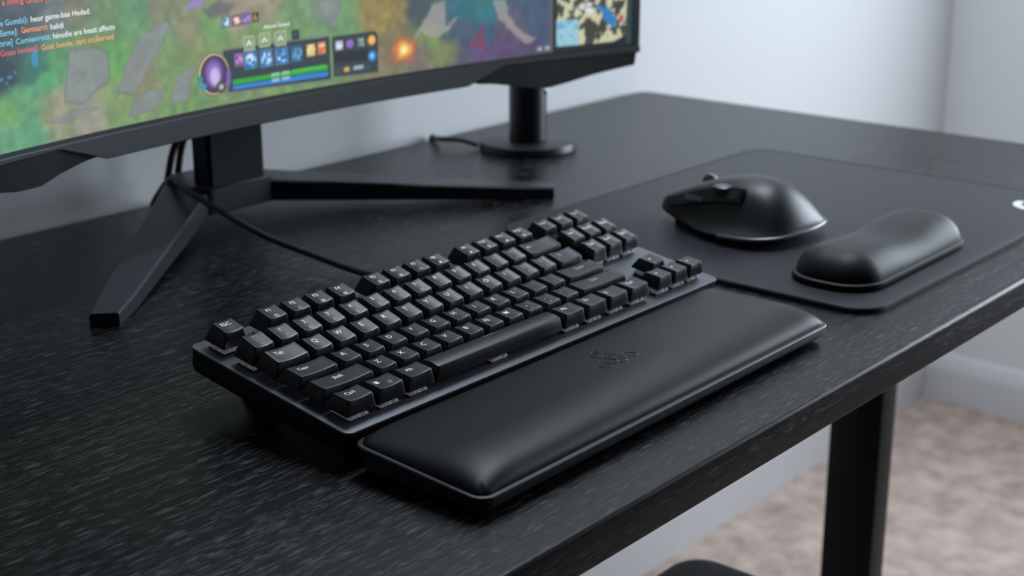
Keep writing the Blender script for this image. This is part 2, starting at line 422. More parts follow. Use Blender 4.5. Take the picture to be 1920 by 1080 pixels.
for lm in LEDM:
    bm = bmesh.new(); box(bm, -2.2, 2.2, 4.4, 7.5, 1.9, 4.0, 0.5, 1); t0 = obj('led', bm, lm); LEDMES.append(t0.data); bpy.data.objects.remove(t0)
for i, (row, u, wu, t, s2) in enumerate(KEYS):
    space = t == 'space'; wd = wu*U
    o = bpy.data.objects.new('keycap', keycap_mesh(wu, row, space)); COL.objects.link(o); o.parent = kb
    o.location = (u*U*S, ROWY[row]*S, 0)
    s_ = bpy.data.objects.new('switch', SWBME); COL.objects.link(s_); s_.parent = kb
    s_.location = ((u+wu/2)*U*S, (ROWY[row]+U/2)*S, 0)
    h = bpy.data.objects.new('switch_housing', SWME); COL.objects.link(h); h.parent = s_
    col_i = 0 if u < 8 else (1 if u < 11 and row < 2 else 2)
    l_ = bpy.data.objects.new('led', LEDMES[col_i]); COL.objects.link(l_); l_.parent = s_
    if space:
        bm = bmesh.new(); 
        vs = [bm.verts.new(p) for p in ((-5.5, -.2, 0), (5.5, -.2, 0), (5.5, .2, 0), (-5.5, .2, 0))]; bm.faces.new(vs)
        me = bpy.data.meshes.new('line'); bm.to_mesh(me); bm.free()
        legend(o, '', wd/2, 13.0, 1, wd, row, True, LEGDIM, me)
        continue
    one = len(t) == 1
    if t.startswith('@') and len(t) > 1:
        legend(o, t, 9.3 if row < 5 or wu == 1 else 7.5, 9.6, 1, wd, row, mesh=icon_mesh(t[1:]))
        if s2: legend(o, s2, 15.0, 6.2, 1, wd, row, m=LEGDIM, mesh=icon_mesh(s2[1:]))
        continue
    dimk = row in (1, 2, 3, 4) and 10.5 <= u < 13.4
    big = wu > 1.3
    size = 5.2 if one and s2 is None else (4.2 if len(t) <= 3 else 3.8)
    if row == 5 or t == 'ESC': size = 4.4
    if len(t) >= 5: size = 4.2 if t in ('Shift', 'Enter') else 3.0
    x = 9.4 if wu == 1 else {'Tab': 10.5, 'Caps': 11.5, 'Shift': 20.5, 'Ctrl': 11.3, 'Enter': 24, 'Alt': 10.5, 'Fn': 10.5}.get(t, 11)
    if t == 'Shift' and wu > 2.5: x = 25
    y = 10.2 if s2 is None or row == 3 else 11.0
    if t in ('ESC',): x, y = 9.8, 10.8
    if t in '.,' : size = 6
    legend(o, t, x, y, size, wd, row, m=LEGDIM if dimk else LEG)
    if s2:
        if s2[0] == '@' and len(s2) > 1: legend(o, s2, 9.9, 4.3 if row != 3 else 3.3, 1, wd, row, m=LEGDIM if row else LEG, mesh=icon_mesh(s2[1:]))
        else: legend(o, s2, 10.0, 4.6, 4.0, wd, row, m=LEGDIM)

# keyboard cable, lifted behind the board and running to the monitor stand
bm = bmesh.new()
tube(bm, [(224, 131, 24), (226, 150, 22), (231, 200, 12), (234, 240, 10), (234, 280, 13), (230, 325, 19), (227, 360, 27), (229, 400, 35), (236, 440, 40), (258, 486, 39), (276, 530, 18), (281, 556, -14), (281, 558, -90)], 2.7, 10)
obj('keyboard_cable', bm, CABLE, label='black cable running from behind the keyboard to the monitor stand', category='cable')

# ------------------------------------------------------------------ keyboard wrist rest
wr = empty('keyboard_wrist_rest', (172, -56, 0), 'long black leatherette wrist rest in front of keyboard with embossed emblem', 'wrist rest', rot=(0, 0, 0.0075))
WXH, WY_, WYf = 178.5, 47.2, -47.2
def rimz(y): return 12+(y-WYf)/(2*WY_)*6.0
bm = bmesh.new()
def RW(ins, dz, r=9):
    return [(x, y, (rimz(y)+dz if dz > -90 else 0)) for x, y in rrect(-WXH+ins, WXH-ins, WYf+ins, WY_-ins, max(r-ins, 2), 8, 10)]
def RWb(ins, z): return [(x, y, z) for x, y in rrect(-WXH+ins, WXH-ins, WYf+ins, WY_-ins, max(9-ins, 2), 8, 10)]
loft(bm, [RWb(5.5, 2.2), RWb(3.5, 3.2), RW(1.2, -6.0), RW(0.2, -2.2), RW(0, -0.8), RW(0.5, -0.1), RW(1.2, 0), RW(3.6, 0)])
obj('tray', bm, TRAY, wr)
for x in (-160, 160):
    for y in (-34, 34): obj('rubber_foot', bxm(x-8, x+8, y-4, y+4, 0, 2.6, bev=.5), CABLE, wr)
CI = 2.6
def cushz(x, y):
    """top of the cushion"""
    dl_ = x-(-WXH+CI); dr = (WXH-CI)-x; df = y-(WYf+CI); db = (WY_-CI)-y
    base = rimz(y)-0.3
    top = 24.0-0.03*max(y+10, 0)
    def e(d, wdt, pw=2.2):
        q = max(0.0, 1-max(d, 0)/wdt); return (1-q**pw)**(1/pw)
    f = e(dl_, 32)*e(dr, 24)*e(df, 34)*e(db, 4.5)
    return base+(top-base)*f
bm = bmesh.new()
def grid_ring(s):
    pass
xs = []
nx, ny = 120, 44
def sm(t): return 0.5-0.5*math.cos(math.pi*t)
def corner(x, y, r=7.0):
    """pull grid corners in to a rounded outline"""
    X0, X1, Y0, Y1 = -WXH+CI, WXH-CI, WYf+CI, WY_-CI
    cx = min(max(x, X0+r), X1-r); cy = min(max(y, Y0+r), Y1-r)
    dx, dy = x-cx, y-cy
    if dx and dy:
        m_ = max(abs(dx), abs(dy)); L_ = math.hypot(dx, dy); return cx+dx*m_/L_, cy+dy*m_/L_
    return x, y
G = []
for j in range(ny+1):
    row_ = []
    for i in range(nx+1):
        x = -WXH+CI+(2*WXH-2*CI)*sm(i/nx); y = WYf+CI+(2*WY_-2*CI)*sm(j/ny)
        x2, y2 = corner(x, y)
        row_.append(bm.verts.new((x2, y2, cushz(x, y))))
    G.append(row_)
for j in range(ny):
    for i in range(nx): bm.faces.new((G[j][i], G[j][i+1], G[j+1][i+1], G[j+1][i]))
edge = G[0]+[G[j][nx] for j in range(1, ny+1)]+G[ny][-2::-1]+[G[j][0] for j in range(ny-1, 0, -1)]
lo = [bm.verts.new((v.co.x, v.co.y, rimz(v.co.y)-1.5)) for v in edge]
for i in range(len(edge)):
    j = (i+1) % len(edge); bm.faces.new((edge[i], lo[i], lo[j], edge[j]))
cush = obj('cushion', bm, LEATHER, wr)
# embossed emblem: three intertwined curling strokes
def ribbon(bm, pts, wdt, cx, cy, zf, h=0.28, steps=10, taper=True):
    P = [Vector((a, b, 0)) for a, b in pts]; path = []
    for i in range(len(P)-1):
        p0 = P[max(i-1, 0)]; p1 = P[i]; p2 = P[i+1]; p3 = P[min(i+2, len(P)-1)]
        for k in range(steps):
            t = k/steps
            path.append(0.5*((2*p1)+(-p0+p2)*t+(2*p0-5*p1+4*p2-p3)*t*t+(-p0+3*p1-3*p2+p3)*t**3))
    path.append(P[-1]); n = len(path); rings = []
    for i, q in enumerate(path):
        d = (path[min(i+1, n-1)]-path[max(i-1, 0)]).normalized(); s = Vector((-d.y, d.x, 0))
        t = i/(n-1); ww = wdt*(0.25+0.75*math.sin(math.pi*min(max(t, 0.02), .98))) if taper else wdt
        rg = []
        for a, hh in ((-1, -.3), (-.6, h), (.6, h), (1, -.3)):
            v = q+s*a*ww/2; X, Y = v.x+cx, v.y+cy; rg.append((X, Y, zf(X, Y)+hh))
        rings.append(rg)
    loft(bm, rings)
bm = bmesh.new(); ex, ey = 4.0, 9.5
for pts, wd_ in [
    ([(-1, 17), (3, 15), (4, 11), (1, 8), (-3, 5), (-4, 1), (-1, -3), (3, -6), (4, -10), (0, -14)], 2.0),
    ([(-4, 14), (-1, 17), (3, 18), (6, 15)], 1.6), ([(-3, 11), (-1, 13.5), (1, 12)], 1.2),
    ([(-19, -9), (-18, -4), (-14, -2), (-10, -5), (-6, -9), (-2, -9), (1, -5), (0, 0), (-4, 4)], 2.0),
    ([(-20, -5), (-20, -10), (-16, -13), (-12, -12)], 1.6), ([(-16, -6), (-13, -8), (-11, -11)], 1.2),
    ([(19, -9), (18, -4), (14, -2), (10, -5), (7, -10), (3, -13), (-3, -12), (-7, -9)], 2.0),
    ([(20, -5), (21, -10), (17, -13), (12, -12)], 1.6), ([(16, -6), (13, -8), (12, -11)], 1.2),
    ([(-9, 1), (-6, 4), (-5, 8), (-7, 12)], 1.4), ([(9, 1), (6, 4), (6, 8), (8, 11)], 1.4),
    ([(-6, -5), (-3, -3), (0, -8), (5, -3), (8, -5)], 1.3)]:
    ribbon(bm, [(a*.82, b*.82) for a, b in pts], wd_*.8, ex, ey, cushz, 0.22)
obj('embossed_emblem', bm, mat('emblem_emboss', (0.010, 0.0115, 0.0135), 0.3), wr, label='embossed emblem of three curling snakes')

# ------------------------------------------------------------------ monitor
MC, MY, MR = 303.0, 372.0, 1500.0
def scy(x): return MY-MR+math.sqrt(MR*MR-(x-MC)**2)
ZS0, ZS1 = 119.5, 453.0      # screen bottom / top
mon = empty('monitor', (MC, 450, 0), 'large curved ultrawide monitor showing a game on a V-shaped stand', 'monitor')
def ml(o):
    o.location = Vector((-MC, -450, 0))*S; return o
HW = 404.0
def bez_bot(x):
    d = abs(x-MC)
    if d < 196: return 100.5
    if d < 238: return 100.5+(d-196)/42*14.5
    return 115.0-(d-238)*0.018
def curved(x0, x1, zb, zt, yf, yb, m, name, parent, n=80, bev=0.8):
    """strip following the panel curve; zb, zt callables; yf, yb offsets"""
    bm = bmesh.new(); rings = []
    for i in range(n+1):
        x = x0+(x1-x0)*i/n; y = scy(x); a, b = zb(x), zt(x)
        rings.append([(x, y+yf+bev, a), (x, y+yf, a+bev), (x, y+yf, b-bev), (x, y+yf+bev, b), (x, y+yb, b), (x, y+yb, a)])
    loft(bm, rings)
    return ml(obj(name, bm, m, parent))
curved(MC-HW, MC+HW, bez_bot, lambda x: ZS0-1.0, -1.6, 26, BEZEL, 'lower_bezel', mon, 160)
curved(MC-HW, MC+HW, lambda x: ZS1, lambda x: ZS1+9, -0.6, 22, HOUSING, 'upper_bezel', mon)
for sx in (-1, 1):
    a, b = sorted((MC+sx*HW, MC+sx*(HW-8.5)))
    curved(a, b, lambda x: ZS0-1.0, lambda x: ZS1, -0.6, 22, HOUSING, 'side_bezel', mon, 3)
curved(MC-HW+1, MC+HW-1, lambda x: ZS0-1.4, lambda x: ZS0+2.2, -0.3, 4, HOUSING, 'inner_gasket', mon, 120, 0.3)
# rear shell
bm = bmesh.new(); rings = []
for i in range(61):
    x = MC-HW+2+(2*HW-4)*i/60; y = scy(x); d = abs(x-MC)/HW
    bulge = 26+34*max(0, 1-d**2.2)
    rings.append([(x, y+14, 102 if abs(x-MC) < 196 else 116), (x, y+14, ZS1+6), (x, y+26, ZS1), (x, y+bulge, ZS1-90), (x, y+bulge, 190), (x, y+27, 110 if abs(x-MC) < 196 else 118)])
loft(bm, rings); ml(obj('rear_shell', bm, HOUSING, mon))
# lower wings of the rear housing, seen below the bezel at both ends, each a loop with an opening
for sx, con, slit in ((-1, [(190, 102.5), (196, 103), (215, 101.2), (236, 97), (255, 91.5), (275, 92), (293, 95), (340, 99.5), (403, 101)], (258, 292)),
                     (1, [(215, 100), (229, 98.6), (262, 92.5), (285, 87.8), (300, 87.2), (320, 89.5), (351, 94), (380, 97), (403, 99)], (268, 290))):
    bm = bmesh.new()
    def cz(d):
        for (d1, z1), (d2, z2) in zip(con, con[1:]):
            if d1 <= d <= d2: return z1+(z2-z1)*(d-d1)/(d2-d1)
        return con[-1][1]
    def W(d, z, yo): x = MC+sx*d; return (x, scy(x)+yo, z)
    def span(ds, f_hi, f_lo):
        loft(bm, [[W(d, f_hi(d), 1.0), W(d, f_hi(d), 20), W(d, f_lo(d), 18), W(d, f_lo(d), 4.0)] for d in ds])
    lin_ = lambda a, b, n=8: [a+(b-a)*k/n for k in range(n+1)]
    span(lin_(con[0][0], 403, 40), lambda d: 116, cz)
    ml(obj('housing_wing', bm, HOUSING, mon))
# bezel logo
me = text_mesh('AOC', 9.5)
for v in me.vertices:
    X = v.co.x*1.25+v.co.y*0.18+MC+6; v.co = Vector((X, scy(X)-1.75, v.co.y+109.5))*S
me.materials.append(LOGOG); lg = bpy.data.objects.new('bezel_lettering', me); COL.objects.link(lg); lg.parent = mon; ml(lg)

# --- picture on the screen (flat print on the curved panel): colours per vertex of a dense grid
lin = lambda c: np.where(np.asarray(c, float)/255 <= 0.04045, np.asarray(c, float)/255/12.92, ((np.asarray(c, float)/255+0.055)/1.055)**2.4)
PAINT = [ (33.7,208.1,60,75,85),(52.5,213.0,75,90,100),(70.3,207.5,110,120,125),(94.1,208.5,120,120,95),(117.3,198.5,105,140,95),(142.4,199.6,95,150,105),(168.1,200.8,125,130,100),(192.5,182.3,140,140,105),(171.7,184.6,115,150,100),(247.5,192.7,160,145,125),(275.5,194.2,150,145,115),(303.1,183.0,110,150,95),(332.4,188.9,120,150,120),(361.2,177.4,105,150,95),(391.2,181.3,150,130,70),(403.0,173.5,155,135,65),(418.3,176.6,140,125,70),(439.8,179.3,60,80,85),(482.6,151.9,60,85,110),(495.5,169.8,30,110,125),(514.4,173.0,40,120,125),(514.1,146.5,30,95,130),(501.3,138.0,60,75,110),(552.3,145.4,95,85,105),(577.9,163.0,60,85,115),(590.9,146.9,65,80,115),(545.9,133.6,90,65,110),(568.4,126.4,80,72,108),(513.9,131.9,95,70,115),(402.0,146.1,130,120,90),(444.7,132.0,120,110,100),(457.5,144.9,120,150,80),(476.0,135.8,120,130,80),(494.8,126.6,90,85,110),(31.0,187.2,50,80,85),(47.6,174.1,50,110,95),(25.2,177.3,40,60,70),(71.7,179.9,85,150,100),(60.0,161.2,75,160,105),(35.8,154.0,95,165,110),(25.4,144.9,110,165,95),(23.8,132.4,95,160,120),(42.5,134.5,90,165,120),(62.1,140.4,150,150,115),(67.9,148.8,150,150,120),(124.3,171.0,95,160,85),(132.7,154.3,110,160,80),(119.0,144.6,130,150,100),(143.1,156.7,150,140,110),(120.0,130.7,120,155,95),(100.1,132.1,150,145,130),(219.1,179.3,110,155,90),(262.8,174.5,115,155,90),(207.4,168.4,130,150,95),(187.9,130.1,110,150,90),(354.6,164.7,100,150,90),(308.1,169.6,110,155,92),(180.3,163.7,115,150,90),(40.0,221.4,80,85,90),(96.8,189.6,110,140,90),(108.1,203.3,110,135,100) ]
POLY = {'stone' : [[(81.5, 182.3), (103.4, 183.2), (117.3, 175.7), (115.3, 156.8), (91.5, 143.1), (72.4, 146.2)], [(148.4, 183.4), (172.6, 194.4), (178.5, 189.8), (165.4, 173.5), (136.5, 141.9), (121.7, 146.1), (134.3, 169.7)], [(139.0, 141.5), (168.0, 145.2), (161.1, 128.9), (129.9, 127.9)], [(179.1, 151.7), (200.0, 157.9), (188.9, 129.9), (170.8, 130.2)], [(56.7, 135.0), (81.4, 140.9), (105.8, 138.9), (75.5, 131.7)], [(329.7, 193.5), (355.9, 191.1), (350.0, 167.4), (338.6, 175.2)]] ,
'pale' : [[(429.4, 140.8), (459.5, 177.6), (472.0, 181.3), (475.1, 152.6), (460.7, 149.3), (445.3, 155.5)], [(530.2, 176.6), (542.9, 175.6), (555.5, 150.0), (581.2, 135.2), (568.4, 131.4), (549.1, 148.1), (536.4, 159.1)], [(470.1, 153.1), (487.9, 166.7), (482.7, 156.7), (475.1, 151.7)]] ,
'crimson' : [[(501.4, 142.9), (520.5, 158.0), (521.6, 131.1), (500.0, 136.7)]] ,
'blue' : [[(479.6, 159.3), (501.7, 164.5), (510.9, 144.4), (488.8, 144.1)]] ,
'shadow' : [[(209.8, 196.5), (226.5, 203.0), (242.4, 197.4), (233.6, 190.8), (217.3, 189.7)]] ,
'pur' : [[(191.5, 200.3), (199.9, 205.5), (213.1, 204.2), (207.3, 199.2)]] ,
'hud1' : [[(227.6, 163.5), (247.5, 163.6), (340.9, 162.1), (341.2, 126.8), (231.1, 131.0)]] ,
'hud2' : [[(344.1, 161.8), (392.3, 161.7), (395.7, 157.7), (394.5, 126.1), (344.5, 128.2)]] ,
'black' : [[(345.5, 148.7), (383.8, 147.1), (383.4, 138.0), (345.1, 139.8)]] ,
'green' : [[(236.3, 139.8), (338.5, 138.8), (338.3, 134.8), (236.0, 136.0)]] ,
'bbar' : [[(235.9, 135.2), (338.3, 133.9), (338.0, 129.5), (235.6, 131.9)]] ,
'mapf' : [[(599.7, 173.7), (699.2, 166.5), (699.2, 119.9), (601.4, 121.7)]] ,
'map' : [[(606.7, 173.2), (691.4, 167.1), (689.8, 128.1), (676.9, 125.0), (607.2, 126.2)]] ,
'mapblk' : [[(623.4, 123.6), (675.6, 125.1), (689.8, 130.2), (692.6, 121.5)]] ,
'mapblue' : [[(605.6, 151.7), (632.8, 150.4), (633.2, 125.8), (605.9, 126.3)]] ,
'river' : [[(650.1, 163.4), (668.3, 158.9), (678.3, 147.3), (676.6, 137.6), (665.3, 145.8), (660.6, 155.4)]] ,
'mline' : [[(597.1, 173.9), (601.0, 173.6), (601.4, 121.7), (598.1, 122.0)]] ,}
cols_x = np.arange(MC-HW+8.4, MC+HW-8.4+0.01, 0.8)
rows_z = np.concatenate([np.arange(ZS0+1.6, 236, 0.8), np.arange(240, ZS1, 7.0), [ZS1-0.5]])
GX, GZ = np.meshgrid(cols_x, rows_z)
rng = np.random.default_rng(3)
def vnoise(X, Z, sc, seed):
    r = np.random.default_rng(seed); n = 256; T = r.random((n, n))
    x = X/sc+37; z = Z/sc+11; i = np.floor(x).astype(int); j = np.floor(z).astype(int); fx = x-i; fz = z-j
    fx = fx*fx*(3-2*fx); fz = fz*fz*(3-2*fz)
    a = T[j % n, i % n]; b = T[j % n, (i+1) % n]; c = T[(j+1) % n, i % n]; d = T[(j+1) % n, (i+1) % n]
    return (a*(1-fx)+b*fx)*(1-fz)+(c*(1-fx)+d*fx)*fz
wx = GX+6*(vnoise(GX, GZ, 9, 1)-.5)+3*(vnoise(GX, GZ, 3, 2)-.5); wz = GZ+6*(vnoise(GX, GZ, 9, 3)-.5)+3*(vnoise(GX, GZ, 3, 4)-.5)
num = np.zeros(GX.shape+(3,)); den = np.zeros(GX.shape)
for px, pz, r, g, b in PAINT:
    d2 = ((wx-px)**2+(wz-pz)**2)
    k = 1/(d2+30.0)**2.2
    num += k[..., None]*np.array([r, g, b]); den += k
IMG = num/den[..., None]
# unseen upper picture, darkened so the screen casts less green light
far = np.clip((GZ-228)/12, 0, 1)[..., None]
IMG = IMG*(1-far)+far*(np.array([58, 76, 84])+50*(vnoise(GX, GZ, 40, 8)-.5)[..., None])
IMG *= (1+0.06*(vnoise(GX, GZ, 2.2, 5)-.5)+0.18*(vnoise(GX, GZ, 6, 6)-.5))[..., None]
def polymask(poly, soft, X=None, Z=None):
    X = GX if X is None else X; Z = GZ if Z is None else Z
    inside = np.zeros(X.shape, bool); dist = np.full(X.shape, 1e9); n = len(poly)
    for i in range(n):
        x1, z1 = poly[i]; x2, z2 = poly[(i+1) % n]
        cond = ((z1 > Z) != (z2 > Z)); xi = (x2-x1)*(Z-z1)/((z2-z1) if z2 != z1 else 1e-9)+x1
        inside ^= cond & (X < xi)
        t = np.clip(((X-x1)*(x2-x1)+(Z-z1)*(z2-z1))/((x2-x1)**2+(z2-z1)**2), 0, 1)
        dist = np.minimum(dist, np.hypot(X-(x1+t*(x2-x1)), Z-(z1+t*(z2-z1))))
    sd = np.where(inside, dist, -dist)
    return np.clip(sd/soft+0.5, 0, 1)
def put(mask, col, a=1.0):
    global IMG
    m = (mask*a)[..., None]; c = np.asarray(col, float)
    IMG = IMG*(1-m)+m*(c if c.ndim == 3 else c[None, None, :])
tex = (.5*(vnoise(GX, GZ, 3, 12)-.5)+.8*(vnoise(GX, GZ, 11, 13)-.5))[..., None]
for pl in POLY['stone']:
    c = np.array([136, 144, 143]); ed = polymask(pl, 1.6, wx*.35+GX*.65, wz*.35+GZ*.65)
    put(ed, c*.80, 0.75); q = [(x*.94+.06*np.mean([p[0] for p in pl]), z*.94+.06*np.mean([p[1] for p in pl])) for x, z in pl]
    put(polymask(q, 2.5, wx*.35+GX*.65, wz*.35+GZ*.65), c+22*tex, 0.8)
for pl in POLY['pale']: put(polymask(pl, 2, wx*.5+GX*.5, wz*.5+GZ*.5), (165, 160, 155), 0.75)
for pl in POLY['crimson']: put(polymask(pl, 2), (125, 58, 92), 0.8)
for pl in POLY['blue']: put(polymask(pl, 2), (70, 90, 110), 0.8)
for pl in POLY['shadow']: put(polymask(pl, 4), (95, 92, 100), 0.8)
for pl in POLY['pur']: put(polymask(pl, 3), (150, 125, 215), 0.9)
def ell(x, z, w_, h_, soft=1.0):
    r = np.hypot((GX-x)/(w_/2), (GZ-z)/(h_/2)); return np.clip((1-r)*min(w_, h_)/2/soft+.5, 0, 1)
def rect(x, z, w_, h_, soft=0.8):
    return np.clip(np.minimum(w_/2-np.abs(GX-x), h_/2-np.abs(GZ-z))/soft+.5, 0, 1)
# lower left water and blue glints
for px, pz, w_, h_ in ((21, 171, 3, 3), (28, 171.5, 5, 2.5), (33, 174, 2, 2), (51, 181, 6, 12), (25, 168, 3, 2)): put(ell(px, pz, w_, h_, 1.2), (45, 150, 215), 0.8)
# explosion
for w_, h_, c, a in ((44, 36, (150, 95, 70), .55), (32, 27, (225, 110, 60), .8), (23, 20, (250, 175, 70), .9), (12, 11, (255, 240, 130), 1), (5, 4.5, (255, 252, 205), 1)):
    r = np.hypot((GX-424.5)/(w_/2), (GZ-142.2)/(h_/2)); r = r+0.35*(vnoise(GX, GZ, 4, 21)-.5); put(np.clip((1-r)*2.2, 0, 1), c, a)
# head-up display
put(polymask([(226, 165.5), (341.8, 164), (342.2, 125), (229, 129)], 1), (120, 118, 112), .7)
for k in ('hud1', 'hud2'):
    for pl in POLY[k]: put(polymask(pl, 0.8), (30, 48, 58), 0.95)
put(polymask(POLY['black'][0], .8), (14, 17, 24))
put(polymask(POLY['green'][0], .6), (30, 175, 40)); put(polymask(POLY['bbar'][0], .6), (25, 130, 220))
put(rect(318, 138.6, 38, 2.6), (70, 215, 70), .7)
def icon(x, z, w_, h_, base, spot, frame=(60, 60, 60)):
    put(rect(x, z, w_+1.2, h_+1.2), frame); put(rect(x, z, w_, h_), base); 
    r = vnoise(GX, GZ, 2.6, int(x*7) % 97); m = rect(x, z, w_, h_)*ell(x+.5, z, w_*.95, h_*.8, 2.5)
    put(m*np.clip((r-.3)*2.4, 0, 1), spot)
for x, z, w_, h_, b_, s_ in ((232.7, 185.6, 8.6, 8, (70, 120, 160), (225, 240, 250)), (243.1, 185.7, 8.4, 8, (165, 55, 50), (240, 225, 220)), (253.1, 186, 8.4, 8, (105, 75, 160), (190, 165, 230)), (263.1, 186.2, 6.6, 7, (30, 35, 55), (225, 140, 60))): icon(x, z, w_, h_, b_, s_, (90, 110, 110))
icon(243.5, 154.8, 8.2, 9, (130, 70, 170), (215, 150, 230), (150, 120, 110))
for x, z, w_, h_ in ((255.7, 153.3, 12.6, 13.4), (272, 152.6, 12.6, 13.2), (288.6, 152.3, 13, 13)): icon(x, z, w_, h_, (15, 105, 185), (215, 238, 252), (130, 140, 140))
icon(304.7, 152.1, 12.6, 13, (20, 90, 145), (110, 175, 215), (40, 60, 75))
icon(320.5, 153.4, 9.2, 10, (225, 180, 85), (250, 245, 200)); icon(332.2, 153.8, 8.8, 10, (215, 110, 60), (250, 205, 150))
for x, z, w_, h_ in ((255, 166.5, 11.6, 11.4), (271.3, 167.2, 11.6, 11.4), (288.3, 166.6, 12, 11.8)):
    put(rect(x, z, w_, h_), (185, 190, 140)); put(rect(x, z, w_-2.4, h_-2.4), (120, 155, 130))
    put(polymask([(x-3.4, z-1), (x, z+3), (x+3.4, z-1), (x+2.2, z-2.5), (x, z), (x-2.2, z-2.5)], .7), (235, 230, 185))
put(rect(304.5, 167.8, 8, 8), (30, 40, 48)); put(rect(304.5, 167.8, 3, 3), (70, 75, 80))
icon(351.7, 153.8, 8, 7.8, (175, 180, 200), (235, 235, 245), (40, 50, 60)); put(ell(363.7, 153.9, 8.6, 7.2), (150, 95, 205)); icon(376.3, 153.9, 7.8, 7.4, (105, 125, 120), (190, 200, 190), (40, 50, 60))
put(ell(388.3, 154.4, 9, 8.6), (240, 165, 50)); put(ell(388.3, 154.6, 5, 5), (255, 205, 100)); put(ell(388.4, 140.7, 9.4, 9.2), (30, 135, 215)); put(ell(388, 141, 4, 4), (150, 215, 245))
put(rect(366, 132.4, 40, 6), (48, 66, 76), .9); put(ell(359.1, 132.7, 6.5, 4.5), (225, 170, 90)); put(rect(372.3, 132.9, 11, 3.4), (190, 205, 215), .8)
for z in (138.4, 133.9):
    for x in (281, 292): put(rect(x, z, 8.6, 2.8), (185, 215, 215), .75)
# round portrait: an abstract violet glow in a ring
put(ell(217, 147, 33, 34, .8), (95, 90, 85)); put(ell(217, 147, 31, 32, .8), (205, 185, 120)); put(ell(217.5, 146.8, 28, 29, .8), (40, 35, 50)); put(ell(217.5, 146.8, 26, 27, .8), (60, 40, 90))
put(ell(217, 147.5, 17, 21, 4), (135, 95, 190)); put(ell(218, 145, 10, 14, 3), (205, 185, 235)); put(ell(232, 142, 5, 16, 1), (130, 85, 190), .8)
put(ell(202.6, 144.4, 6.4, 5.6), (20, 150, 140)); put(ell(205.9, 138.6, 6.2, 5.4), (30, 150, 190)); put(ell(223.8, 136.1, 10, 9), (60, 56, 58)); put(ell(223.8, 136.1, 5, 4.5, 2), (190, 190, 195))
# small map in the corner
for pl in POLY['mapf']: put(polymask(pl, 1), (38, 62, 66))
put(rect(645, 148, 86, 60, 1), (12, 18, 22))
mm = np.clip(polymask(POLY['map'][0], 1.0)+polymask([(606.7, 173), (690, 173), (690, 228), (606.7, 228)], 1), 0, 1)
nm = vnoise(GX, GZ, 6.5, 31)*.65+vnoise(GX, GZ, 3, 32)*.35
mc = np.where((nm > .52)[..., None], np.array([92, 92, 78]), np.array([205, 206, 165])); mc = mc+np.where((nm > .6)[..., None], -35, 0)
put(mm, mc); put(polymask(POLY['mapblk'][0], 1.5), (10, 14, 20))
put(polymask(POLY['mapblue'][0], 1), (150, 205, 225)); put(polymask(POLY['mapblue'][0], 1)*(vnoise(GX, GZ, 4, 41) > .62), (90, 165, 200), .7)
put(polymask(POLY['river'][0], 1.5), (30, 125, 200)); put(ell(642, 160, 26, 12, 3)*np.clip(vnoise(GX, GZ, 3.5, 44)*2.2-.6, 0, 1), (225, 232, 240)); put(ell(684.8, 147.8, 6, 6, 1.2), (215, 60, 70)); put(ell(684.5, 142, 4, 4, 1.2), (225, 215, 210))
put(polymask(POLY['mline'][0], 1), (95, 90, 95)); put(ell(585.8, 126.4, 5.5, 4), (205, 205, 190)); put(ell(594.9, 126.5, 5.5, 4), (205, 205, 190)); put(rect(590, 126.4, 20, 6), (110, 110, 110), .25)
IMG = np.clip(IMG, 0, 255)
gr = IMG.mean(-1, keepdims=True); IMG = gr+(IMG-gr)*0.92
H_, W_ = GX.shape
yy = MY-MR+np.sqrt(MR*MR-(GX-MC)**2)
co = np.stack([(GX-MC)*S, (yy-450)*S, GZ*S], -1).reshape(-1, 3)
idx = np.arange(H_*W_).reshape(H_, W_)
quads = np.stack([idx[:-1, :-1], idx[:-1, 1:], idx[1:, 1:], idx[1:, :-1]], -1).reshape(-1, 4)
me = bpy.data.meshes.new('screen')
me.vertices.add(len(co)); me.vertices.foreach_set('co', co.ravel())
me.loops.add(quads.size); me.loops.foreach_set('vertex_index', quads.ravel())
me.polygons.add(len(quads)); me.polygons.foreach_set('loop_start', np.arange(len(quads))*4)
me.update(calc_edges=True); me.validate(); me.shade_smooth()
ca = me.color_attributes.new('picture', 'FLOAT_COLOR', 'POINT')
rgba = np.ones((H_*W_, 4), np.float32); rgba[:, :3] = lin(IMG).reshape(-1, 3)
ca.data.foreach_set('color', rgba.ravel())
sm_ = bpy.data.materials.new('lit_screen'); sm_.use_nodes = True
nt = sm_.node_tree; b = nt.nodes['Principled BSDF']; at = nt.nodes.new('ShaderNodeAttribute'); at.attribute_name = 'picture'
b.inputs['Base Color'].default_value = (0.01, 0.01, 0.012, 1); b.inputs['Roughness'].default_value = 0.5
nt.links.new(at.outputs['Color'], b.inputs['Emission Color']); b.inputs['Emission Strength'].default_value = 0.9
me.materials.append(sm_)
scr = bpy.data.objects.new('screen', me); COL.objects.link(scr); scr.parent = mon
def em(name, c, s=1.0): c = lin(c); return mat(name, tuple(float(v)*.2 for v in c), 0.6, Emission_Color=(*[float(v) for v in c], 1), Emission_Strength=s)
CT = {'or': em('chat_orange_red', (225, 120, 95)), 'or2': em('chat_orange', (240, 165, 105)), 'bl': em('chat_blue', (135, 205, 240)), 'wh': em('chat_white', (235, 242, 240)), 'rd': em('chat_red', (225, 105, 115))}
